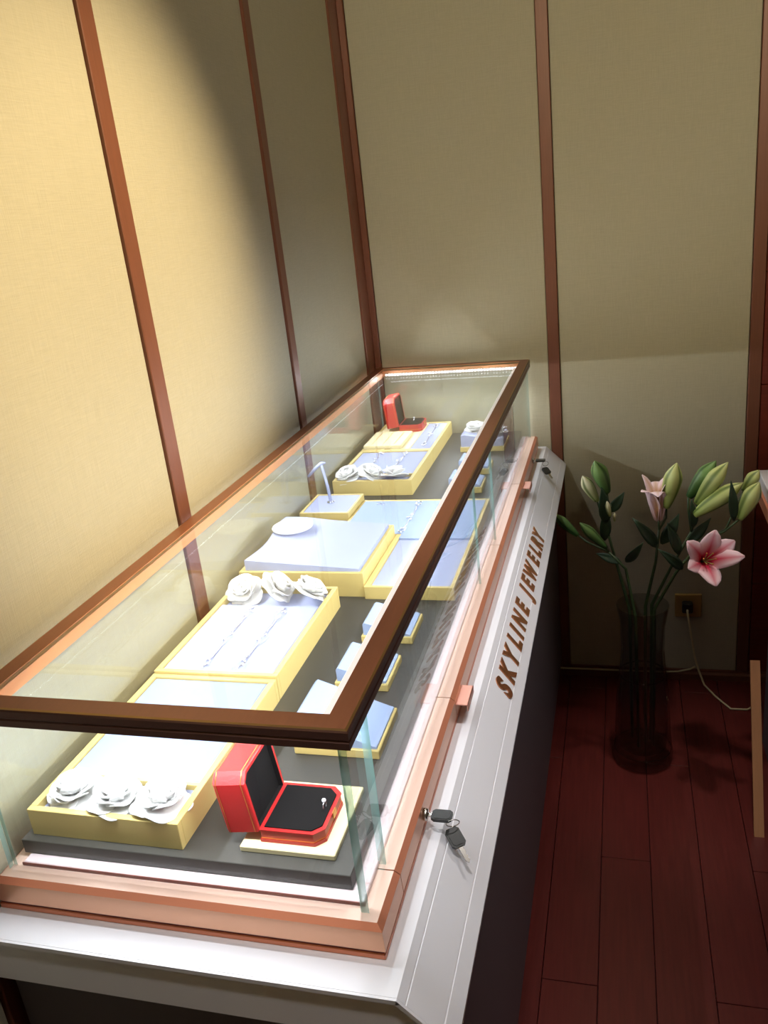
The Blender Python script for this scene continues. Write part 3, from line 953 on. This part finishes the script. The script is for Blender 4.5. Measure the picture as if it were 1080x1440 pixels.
bracelet((-0.3380, 0.4050), (-0.3370, 0.6280), z2_, 'right silver bracelet on the lavender pad of the second tray', seed=2)
z5_ = D + 0.0395
bracelet((-0.4120, 1.4900), (-0.4110, 1.6430), z5_, 'left silver bracelet on the far rose tray', seed=3)
bracelet((-0.3380, 1.4720), (-0.3350, 1.6400), z5_, 'right silver bracelet on the far rose tray', seed=4)
bracelet((-0.2960, 1.6900), (-0.3020, 1.9500), D + 0.0405, 'silver bracelet on the lavender strip beside the far red box', seed=5)
bracelet((-0.2100, 1.0350), (-0.2090, 1.2500), zt - 0.0005, 'bright silver bracelet on the rear pad of the wide low tray', amp=0.009, seed=6)
cl = MB().tube([(-0.320, 1.232, zt + 0.0006), (-0.312, 1.236, zt + 0.0008), (-0.304, 1.230, zt + 0.0008), (-0.297, 1.233, zt + 0.0006)], 0.0010, M['silver'], 6)
tag(obj('hair_clip', cl), 'tiny silver wavy clip alone on the rear pad of the wide low tray', 'clip')

# ------------------------------------------------------------------ red ring boxes
def ring_box(loc, label, rot=0.0):
    """open octagonal box; hinge along its left (-x) side"""
    t = thing('ring_box', loc, label, 'ring box')
    ox, oy, oz = loc
    hx_, hy_ = 0.042, 0.046
    c = 0.012
    def octo(x0, x1, y0, y1, cc):
        return [(x0, y0), (x1 - cc, y0), (x1, y0 + cc), (x1, y1 - cc), (x1 - cc, y1), (x0, y1)]
    P = lambda pl: [(ox + p[0], oy + p[1]) for p in pl]
    bh = 0.019
    b = MB().prism(P(octo(-hx_, hx_, -hy_, hy_, c)), 2, oz, oz + 0.005, M['red'])
    b.prism(P(octo(-hx_ + .001, hx_ - .001, -hy_ + .001, hy_ - .001, c)), 2, oz + 0.005, oz + 0.0065, M['gilt'])
    b.prism(P(octo(-hx_ + .0012, hx_ - .0012, -hy_ + .0012, hy_ - .0012, c)), 2, oz + 0.0065, oz + bh - 0.002, M['red'])
    # red rim ring
    outer = P(octo(-hx_, hx_, -hy_, hy_, c)); inner = P(octo(-hx_ + .005, hx_ - .005, -hy_ + .005, hy_ - .005, c - 0.001))
    vs = [(x, y, z) for z in (oz + bh - 0.002, oz + bh) for x, y in outer] + [(x, y, z) for z in (oz + bh - 0.002, oz + bh) for x, y in inner]
    fs = []
    for i in range(6):
        j = (i + 1) % 6
        fs += [[i, j, 6 + j, 6 + i], [12 + i, 18 + i, 18 + j, 12 + j], [6 + i, 6 + j, 18 + j, 18 + i], [i, 12 + i, 12 + j, j]]
    b.add(vs, fs, M['red'])
    obj('tub', b, t)
    obj('cushion', MB().prism(P(octo(-hx_ + .0055, hx_ - .0055, -hy_ + .0055, hy_ - .0055, c - 0.001)), 2, oz + bh - 0.002, oz + bh + 0.001, M['velvet']), t)
    obj('clasp', MB().box((ox + hx_ - 0.0005, oy - 0.006, oz + 0.010), (ox + hx_ + 0.0016, oy + 0.006, oz + bh + 0.001), M['gilt'], 0.0006), t)
    # lid: octagon in the (y, height) plane, thickness towards -x, tipped back 4 degrees
    ll = thing('hold', (0, 0, 0), None, None) if False else None
    tip = Matrix.Translation(Vector((ox - hx_, oy, oz + bh - 0.004))) @ Matrix.Rotation(math.radians(-7), 4, 'Y')
    def L(x, y, z): return tuple(tip @ Vector((x, y, z)))
    hh = 0.083; th = 0.046
    def lidring(x, ins):
        pts = [(-hy_ + ins, ins * 0.6), (-hy_ + ins, hh - c), (-hy_ + c + ins * 0.4, hh - ins), (hy_ - c - ins * 0.4, hh - ins), (hy_ - ins, hh - c), (hy_ - ins, ins * 0.6)]
        return [L(x, y, z) for y, z in pts]
    A = [lidring(-th, 0.004), lidring(-th + 0.004, 0.0), lidring(-0.001, 0.0), lidring(0.0, 0.001)]
    b = MB()
    for q in range(3):
        vs = A[q] + A[q + 1]
        b.add(vs, [[i, (i + 1) % 6, 6 + (i + 1) % 6, 6 + i] for i in range(6)], M['red'])
    b.add(A[0], [list(range(6))], M['red'])
    inn = lidring(0.0, 0.005); deep = lidring(-0.006, 0.006)
    b.add(A[3] + inn, [[i, (i + 1) % 6, 6 + (i + 1) % 6, 6 + i] for i in range(6)], M['red'])
    b.add(inn + deep, [[i, (i + 1) % 6, 6 + (i + 1) % 6, 6 + i] for i in range(6)], M['velvet'])
    b.add(deep, [list(range(6))], M['velvet'])
    me = b.mesh('lid', loc)
    bm = bmesh.new(); bm.from_mesh(me)
    bmesh.ops.remove_doubles(bm, verts=bm.verts, dist=1e-5)
    bmesh.ops.recalc_face_normals(bm, faces=bm.faces)
    bm.to_mesh(me); bm.free()
    lid = put('lid', me, loc, t)
    # gilt tooling lines round the lid
    gl = MB()
    for xx in (-0.005, -th + 0.006):
        pts = lidring(xx, -0.0002)
        gl.tube(pts[:], 0.0006, M['gilt'], 4)
    obj('gilt_tooling', gl, lid)
    obj('hinge', MB().tube([L(0, -hy_ + 0.01, 0), L(0, hy_ - 0.01, 0)], 0.0018, M['gilt'], 8), t)
    return t
plz = D + 0.0085
tag(obj('riser_plate', MB().box((-0.1860, 0.0530, D), (-0.0600, 0.1830, plz), M['ivory'], 0.0012)), 'low ivory riser plate under the near red ring box', 'riser')
RB0 = (-0.1190, 0.1100, plz)
rb = ring_box(RB0, 'large open red ring box at the near end on the ivory riser plate')
def ring(loc, label, tilt=0.0):
    t = thing('finger_ring', loc, label, 'ring')
    pts = [(loc[0], loc[1] + 0.006 * math.cos(a), loc[2] + 0.004 + 0.006 * math.sin(a)) for a in [i * 2 * math.pi / 16 for i in range(17)]]
    obj('band', MB().tube(pts, 0.0010, M['silver'], 6, caps=False), t)
    obj('stone', MB().ball((loc[0], loc[1], loc[2] + 0.0118), 0.0030, M['gem'], 2), t)
    return t
ring((RB0[0] + 0.030, RB0[1] + 0.002, plz + 0.020), 'white-stone ring standing in the near red ring box')
RB1 = (-0.3740, 1.9080, zc)
rb2 = copy_tree(rb)
rb2.location = Vector(RB1) + Vector((0, 0, H))
rb2.scale = (0.88, 1.0, 1.14)
rb2['label'] = 'open red ring box at the far end of the case by the ivory card'
ring((RB1[0] + 0.004, RB1[1] + 0.002, zc + 0.022), 'white-stone ring standing in the far red ring box')

# ------------------------------------------------------------------ keys
def key(loc, rot, label, hang=False):
    """key with its bow at the origin and blade along +x"""
    t = thing('key', loc, label, 'key')
    o = Vector(loc)
    b = MB()
    pl_ = [(-0.014, -0.007), (-0.010, -0.0105), (0.010, -0.0105), (0.014, -0.007), (0.014, 0.007), (0.010, 0.0105), (-0.010, 0.0105), (-0.014, 0.007)]
    b.prism([(o.x + p[0], o.y + p[1]) for p in pl_], 2, o.z - 0.0022, o.z + 0.0022, M['black_plastic'])
    b.prism([(o.x + p[0] * .8, o.y + p[1] * .8) for p in pl_], 2, o.z + 0.0022, o.z + 0.0030, M['black_plastic'])
    obj('bow', b, t)
    s = 1
    bl_ = [(0.014, -0.0032), (0.034, -0.0032), (0.0375, 0.0), (0.034, 0.0032), (0.031, 0.0020), (0.028, 0.0034), (0.025, 0.0018), (0.022, 0.0034), (0.014, 0.0034)]
    obj('blade', MB().prism([(o.x + p[0], o.y + p[1]) for p in bl_], 2, o.z - 0.0010, o.z + 0.0010, M['steel']), t)
    t.rotation_euler = rot
    return t
key((0.0385, 0.2060, -0.2770), (0, 0, math.pi), 'black-headed key stuck in the near lock of the case')
key((0.0575, 0.1930, -0.3005), (0, math.radians(26), -0.85), 'loose black key dangling at the near lock, blade on the white slope')
key((0.0385, 1.8120, -0.2770), (0, 0, math.pi), 'black-headed key stuck in the far lock of the case')
key((0.0575, 1.7800, -0.3005), (0, math.radians(26), -0.95), 'loose black key dangling at the far lock, blade on the white slope')
def key_ring(c, label):
    c = Vector(c)
    pts = [c + Vector((0.0085 * math.cos(a), 0.004 * math.cos(a) - 0.004 * math.sin(a), 0.0085 * math.sin(a))) for a in [i * 2 * math.pi / 18 for i in range(19)]]
    tag(obj('key_ring', MB().tube(pts, 0.0007, M['steel'], 5, caps=False)), label, 'key ring')
key_ring((0.0535, 0.2020, -0.2840), 'thin steel ring linking the two near keys')
key_ring((0.0535, 1.8000, -0.2840), 'thin steel ring linking the two far keys')

# ------------------------------------------------------------------ right side: counter edge, strip, socket, cables
rc = thing('side_counter', (0.95, 0.9, FZ), 'white counter with a copper edge band at the right border of the picture', 'counter')
obj('worktop', MB().box((0.6480, -0.3, -0.3400), (1.30, 1.7500, -0.3024), M['counter'], 0.002), rc)
obj('edge_band', MB().box((0.6420, -0.3, -0.3740), (1.30, 1.7480, -0.3400), M['rose_deep'], 0.001), rc)
obj('cabinet', MB().box((0.6880, -0.28, FZ), (1.29, 1.7000, -0.3740), M['cabinet'], 0.002), rc)
# pale strip leaning against it
b = MB()
p0, p1 = Vector((0.6205, 1.2670, FZ)), Vector((0.6250, 1.5000, -0.7690))
dv = (p1 - p0).normalized(); nx = Vector((1, 0, 0)); ny = dv.cross(nx).normalized()
vs = [p + nx * a + ny * c for p in (p0, p1) for a, c in ((-0.0125, 0), (0.0125, 0), (0.0125, 0.010), (-0.0125, 0.010))]
for k in range(4): vs[k].z = max(vs[k].z, FZ)
b.add(vs, [[0, 1, 2, 3], [4, 7, 6, 5], [0, 4, 5, 1], [1, 5, 6, 2], [2, 6, 7, 3], [3, 7, 4, 0]], M['pale_wood'])
tag(obj('wooden_strip', b), 'pale brown wooden strip slanting up from the floor beside the right counter', 'strip')
so = thing('wall_socket', (0.4905, YB, -0.882), 'square gold wall socket with a black plug, low on the back wall', 'socket')
obj('plate', MB().box((0.4475, YB - 0.009, -0.925), (0.5335, YB, -0.839), M['socket'], 0.002), so)
pg = thing('power_plug', (0.487, YB - 0.009, -0.880), 'dark plug with a cream flex in the gold wall socket', 'plug')
obj('plug_body', MB().box((0.4700, YB - 0.036, -0.900), (0.5040, YB - 0.009, -0.862), M['black_plastic'], 0.004), pg)
obj('flex', MB().tube([(0.486, YB - 0.034, -0.884), (0.487, YB - 0.045, -0.898), (0.492, YB - 0.046, -0.93), (0.501, YB - 0.040, -0.99), (0.512, YB - 0.036, -1.06), (0.527, YB - 0.032, -1.12), (0.545, YB - 0.05, FZ + 0.004), (0.575, YB - 0.12, FZ + 0.004), (0.615, YB - 0.19, FZ + 0.004), (0.665, YB - 0.19, FZ + 0.004), (0.684, YB - 0.17, FZ + 0.004)],
    0.0034, M['cable'], 8), pg)
cb = MB().tube([(0.012, YB - 0.020, -1.128), (0.022, YB - 0.018, -1.1345), (0.06, YB - 0.0175, -1.1400), (0.10, YB - 0.0175, -1.1400), (0.25, YB - 0.0175, -1.1400), (0.40, YB - 0.0175, -1.1400), (0.46, YB - 0.0175, -1.1360), (0.50, YB - 0.0175, -1.1250), (0.516, YB - 0.020, -1.112)], 0.0032, M['cable'], 8)
tag(obj('wall_cable', cb), 'thin cream cable running along the top of the back baseboard', 'cable')

# ------------------------------------------------------------------ vase and lilies
VX, VY = 0.331, 1.580
vs_ = thing('crystal_vase', (VX, VY, FZ), 'tall dark crystal glass vase on the floor holding pink lilies', 'vase')
prof_o = [(0.074, 0.0), (0.086, 0.006), (0.088, 0.030), (0.083, 0.060), (0.079, 0.12), (0.075, 0.22), (0.066, 0.30), (0.060, 0.38), (0.063, 0.46), (0.074, 0.525)]
n = 40
b = MB(); vv = []; ff = []
inner = [(0.071, 0.525), (0.059, 0.46), (0.056, 0.38), (0.061, 0.30), (0.070, 0.22), (0.072, 0.12), (0.070, 0.055), (0.02, 0.045)]
full = prof_o + inner
for q, (r, z) in enumerate(full):
    for k in range(n):
        a = 2 * math.pi * k / n
        rr = r * (1 + (0.018 if k % 4 < 2 else -0.012) * (1 if q < len(prof_o) and 0.01 < z < 0.40 else 0))
        vv.append((VX + rr * math.cos(a), VY + rr * math.sin(a), FZ + z))
for i in range(len(full) - 1):
    for k in range(n):
        ff.append([i * n + k, i * n + (k + 1) % n, (i + 1) * n + (k + 1) % n, (i + 1) * n + k])
ff.append(list(range(n))); ff.append([(len(full) - 1) * n + k for k in range(n)])
b.add(vv, ff, M['vase'])
obj('vase_body', b, vs_)
for z, r in ((0.045, 0.0835), (0.300, 0.0670)):
    pts = [(VX + r * math.cos(a), VY + r * math.sin(a), FZ + z) for a in [i * 2 * math.pi / 36 for i in range(37)]]
    obj('cut_band', MB().tube(pts, 0.0022, M['vase'], 6, caps=False), vs_)

def frame_from(p, q):
    d = (Vector(q) - Vector(p)); L = d.length; d.normalize()
    a = d.cross(Vector((0.3, -0.9, 0.2))).normalized(); b_ = d.cross(a).normalized()
    return d, a, b_, L
def bud(parent, p, q, w, m, phase=0.0):
    d, a, b_, L = frame_from(p, q)
    mb = MB(); vs = []; fs = []; uvs = []
    n, k = 18, 11
    for j in range(k + 1):
        v = j / k
        r = w * 0.43 * (0.18 + 0.82 * math.sin(math.pi * min(1.0, v * 0.62 + 0.08)) ** 0.9) * (1 if v < 0.62 else max(0.06, 1 - ((v - 0.62) / 0.38) ** 1.7 * 0.94))
        for i in range(n):
            t_ = 2 * math.pi * i / n
            rr = r * (1 + 0.10 * math.cos(3 * t_ + phase * 0) )
            vs.append(Vector(p) + d * (v * L) + (a * math.cos(t_ + phase) + b_ * math.sin(t_ + phase)) * rr)
    for j in range(k):
        for i in range(n):
            fs.append([j * n + i, j * n + (i + 1) % n, (j + 1) * n + (i + 1) % n, (j + 1) * n + i])
            uvs.append([(i / n, j / k), ((i + 1) / n, j / k), ((i + 1) / n, (j + 1) / k), (i / n, (j + 1) / k)])
    fs.append(list(range(n))); uvs.append([(0, 0)] * n)
    fs.append([k * n + i for i in range(n)]); uvs.append([(0, 1)] * n)
    mb.add(vs, fs, m, True, uvs)
    return obj('bud', mb, parent)
def leaf(parent, p, q, w, face=(0.2, -0.9, 0.35), bend=0.2):
    p, q = Vector(p), Vector(q); d = q - p; L = d.length; dn = d.normalized()
    s = dn.cross(Vector(face)).normalized(); nn = s.cross(dn).normalized()
    g_ = []
    for i in range(5):
        u = i / 4 * 2 - 1
        r_ = []
        for j in range(8):
            v = j / 7
            hw = w * 0.36 * max(0.04, math.sin(math.pi * (0.06 + 0.94 * v ** 0.8)) ** 1.0)
            r_.append(p + d * v + s * (u * hw) + nn * (L * bend * math.sin(math.pi * v) * 0.5 - abs(u) * hw * -0.25))
        g_.append(r_)
    return obj('leaf', MB().sheet(g_, 0.0012, M['leaf']), parent)
def lily_petal(parent, c, axis, side, length, width, flare, m, power=1.3, open_=14):
    """petal from throat c: starts along axis, bends outwards to side"""
    c, ax, sd = Vector(c), Vector(axis).normalized(), Vector(side)
    sd = (sd - ax * sd.dot(ax)).normalized(); wv = ax.cross(sd).normalized()
    g_ = []
    NU, NV = 7, 10
    cl_ = []
    pos = c.copy(); ang = math.radians(12)
    step = length / (NV - 1)
    for j in range(NV):
        v = j / (NV - 1)
        a_ = math.radians(open_) + flare * v ** power
        cl_.append((pos.copy(), ax * math.cos(a_) + sd * math.sin(a_), -ax * math.sin(a_) + sd * math.cos(a_)))
        pos = pos + (ax * math.cos(a_) + sd * math.sin(a_)) * step
    for i in range(NU):
        u = i / (NU - 1) * 2 - 1
        r_ = []
        for j in range(NV):
            v = j / (NV - 1)
            hw = width * 0.5 * (0.22 + 0.78 * math.sin(math.pi * min(1, 0.10 + 0.80 * v)) ) * (1 if v < 0.8 else math.sqrt(max(0.02, 1 - ((v - 0.8) / 0.205) ** 2)))
            p_, t_, n_ = cl_[j]
            r_.append(p_ + wv * (u * hw) - n_ * (0.22 * hw * u * u * (1 - v * 0.8) * -1) - n_ * (0.10 * hw * (1 - abs(u))) * 1.0 + n_ * 0.05 * hw * math.sin(v * 9 + u * 2))
        g_.append(r_)
    return obj('petal', MB().sheet(g_, 0.0012, m, True, True), parent)
def stem(parent, pts, r=0.0042, name='stem'):
    return obj(name, MB().tube(pts, r, M['stem'], 7), parent)
VB = FZ + 0.06
def at(px, py, Y):
    """point of the depth plane Y that the photo shows at (px, py)"""
    v = right * ((px - 540) / 1197.718) + down * ((py - 720) / 1197.718) + fwd
    C = Vector((0.28080345, -0.71248029, 0.51570437))
    return C + v * ((Y - C.y) / v.y)
# left stem: two upright buds, small white bud
lA = thing('lily_stem', (VX - 0.02, VY, VB), 'left lily stem with one dark green and one cream bud upright, beside the counter end', 'lily')
j = at(852, 738, 1.60)
stem(lA, [(VX - 0.030, VY + 0.02, VB), (VX - 0.035, VY + 0.02, FZ + 0.5), at(862, 775, 1.60), j], [0.005, 0.005, 0.004, 0.0035])
stem(lA, [j, at(856, 712, 1.60), at(853, 690, 1.59)], 0.003, 'stalk')
stem(lA, [j, at(843, 715, 1.60), at(839, 703, 1.60)], 0.0026, 'stalk')
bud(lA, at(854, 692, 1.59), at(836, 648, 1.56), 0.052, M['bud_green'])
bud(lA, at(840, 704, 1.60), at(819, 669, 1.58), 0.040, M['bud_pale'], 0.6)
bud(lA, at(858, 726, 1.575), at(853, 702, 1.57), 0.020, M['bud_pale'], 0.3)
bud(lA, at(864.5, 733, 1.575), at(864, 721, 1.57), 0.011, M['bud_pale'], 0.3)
leaf(lA, at(852, 735, 1.585), at(846, 684, 1.565), 0.050, bend=0.10)
leaf(lA, at(858, 720, 1.60), at(878, 692, 1.60), 0.040, bend=0.15)
leaf(lA, at(850, 760, 1.60), at(852, 712, 1.60), 0.045, bend=0.1)
# low left stem
lB = thing('lily_stem', (VX - 0.03, VY - 0.02, VB), 'low left lily stem with one plain dark green bud pointing at the counter', 'lily')
j = at(856, 776, 1.56)
stem(lB, [(VX - 0.012, VY - 0.03, VB), (VX - 0.020, VY - 0.025, FZ + 0.5), at(880, 800, 1.56), j], [0.005, 0.005, 0.004, 0.003])
stem(lB, [j, at(850, 769, 1.555)], 0.003, 'stalk')
bud(lB, at(852, 770, 1.555), at(815, 735, 1.53), 0.034, M['bud_green'], 0.4)
stem(lB, [j, at(825, 762, 1.60), at(812, 752, 1.62)], 0.003, 'stalk')
bud(lB, at(813, 753, 1.62), at(779, 722, 1.64), 0.034, M['bud_green'], 0.9)
leaf(lB, at(880, 790, 1.55), at(905, 762, 1.52), 0.036)
leaf(lB, at(874, 792, 1.57), at(838, 778, 1.60), 0.034)
# middle stem: half-open blossom
lC = thing('lily_stem', (VX, VY, VB), 'middle lily stem with a half-open blush flower and a cream-green bud', 'lily')
j = at(927, 745, 1.58)
stem(lC, [(VX + 0.008, VY, VB), (VX + 0.008, VY, FZ + 0.52), at(922, 790, 1.58), j], [0.005, 0.005, 0.004, 0.0035])
stem(lC, [j, at(926, 731, 1.58)], 0.003, 'stalk')
stem(lC, [j, at(937, 728, 1.585), at(937, 712, 1.585)], 0.003, 'stalk')
c_ = at(926, 731, 1.58); axq = (at(922, 668, 1.57) - c_).normalized()
for k in range(6):
    a_ = k * math.pi / 3 + 0.5
    sd = right * math.cos(a_) + Vector((0, -1, 0.1)) * math.sin(a_)
    lily_petal(lC, c_, axq, sd, 0.140 if k % 2 else 0.128, 0.046, math.radians(150 if k in (1, 4) else (110 if k in (2, 5) else 40)), M['petal_tube'], 3.2, 8)
bud(lC, at(937, 713, 1.575), at(952, 651, 1.555), 0.056, M['bud_lime'], 0.2)
leaf(lC, at(925, 770, 1.58), at(889, 728, 1.57), 0.045)
leaf(lC, at(930, 765, 1.60), at(955, 722, 1.62), 0.05)
# right stem: three fat buds
lD = thing('lily_stem', (VX + 0.01, VY, VB), 'right lily stem with three fat lime buds fanned above the open pink flower', 'lily')
j = at(972, 748, 1.60)
stem(lD, [(VX + 0.024, VY + 0.012, VB), (VX + 0.026, VY + 0.010, FZ + 0.52), at(945, 795, 1.60), j], [0.005, 0.005, 0.004, 0.004])
stem(lD, [j, at(968, 716, 1.61), at(968, 700, 1.61)], 0.0032, 'stalk')
stem(lD, [j, at(979, 720, 1.60), at(980, 710, 1.60)], 0.0032, 'stalk')
stem(lD, [j, at(976, 732, 1.58), at(978, 725, 1.58)], 0.0032, 'stalk')
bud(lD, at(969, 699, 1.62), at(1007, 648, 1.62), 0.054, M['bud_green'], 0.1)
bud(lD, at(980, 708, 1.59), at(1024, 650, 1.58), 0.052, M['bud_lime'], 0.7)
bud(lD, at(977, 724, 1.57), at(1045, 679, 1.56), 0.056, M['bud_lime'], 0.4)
leaf(lD, at(1032, 732, 1.54), at(1028, 676, 1.53), 0.036, bend=0.05)
leaf(lD, at(974, 742, 1.59), at(972, 702, 1.57), 0.036)
leaf(lD, at(965, 765, 1.60), at(1000, 728, 1.62), 0.042)
leaf(lD, at(955, 780, 1.58), at(938, 735, 1.60), 0.042)
# outer right stem: open flower and two buds
lE = thing('lily_stem', (VX + 0.02, VY - 0.02, VB), 'outer right lily stem with the one wide open bright pink flower', 'lily')
j = at(985, 762, 1.55)
stem(lE, [(VX + 0.030, VY - 0.020, VB), (VX + 0.032, VY - 0.018, FZ + 0.52), at(950, 806, 1.55), j], [0.005, 0.005, 0.004, 0.0035])
stem(lE, [j, at(1018, 748, 1.55), at(1040, 730, 1.55)], 0.003, 'stalk')
stem(lE, [j, at(1020, 745, 1.60), at(1046, 690, 1.60)], 0.003, 'stalk')
stem(lE, [j, at(978, 778, 1.54), at(984, 790, 1.53)], 0.0032, 'stalk')
bud(lE, at(1041, 729, 1.55), at(1068, 678, 1.53), 0.052, M['bud_lime'], 0.3)
bud(lE, at(1046, 691, 1.60), at(1068, 661, 1.60), 0.040, M['bud_lime'], 0.6)
c_ = at(983, 791, 1.53)
axq = (at(1012, 781, 1.40) - c_).normalized()
sideU = down * -1
for k, (ang, ln, fl_) in enumerate(((80, 0.132, 58), (142, 0.124, 66), (36, 0.130, 70), (2, 0.142, 60), (-84, 0.126, 62), (205, 0.100, 66))):
    a_ = math.radians(ang)
    sd = right * math.cos(a_) + sideU * math.sin(a_)
    lily_petal(lE, c_, axq, sd, ln, 0.058 if k % 2 == 0 else 0.050, math.radians(fl_), M['petal_pink'])
st_ = MB()
for k in range(6):
    a_ = k * math.pi / 3
    e_ = c_ + axq * 0.085 + (right * math.cos(a_) + sideU * math.sin(a_)) * 0.016
    st_.tube([c_ + axq * 0.01, c_ + axq * 0.05 + (right * math.cos(a_) + sideU * math.sin(a_)) * 0.004, e_], 0.0010, M['bud_pale'], 5)
    st_.ball(e_, 0.0026, M['gilt'], 1)
obj('stamens', st_, lE)['kind'] = 'stuff'
leaf(lE, at(985, 800, 1.54), at(1008, 760, 1.55), 0.034)
leaf(lE, at(960, 800, 1.54), at(925, 772, 1.50), 0.04)
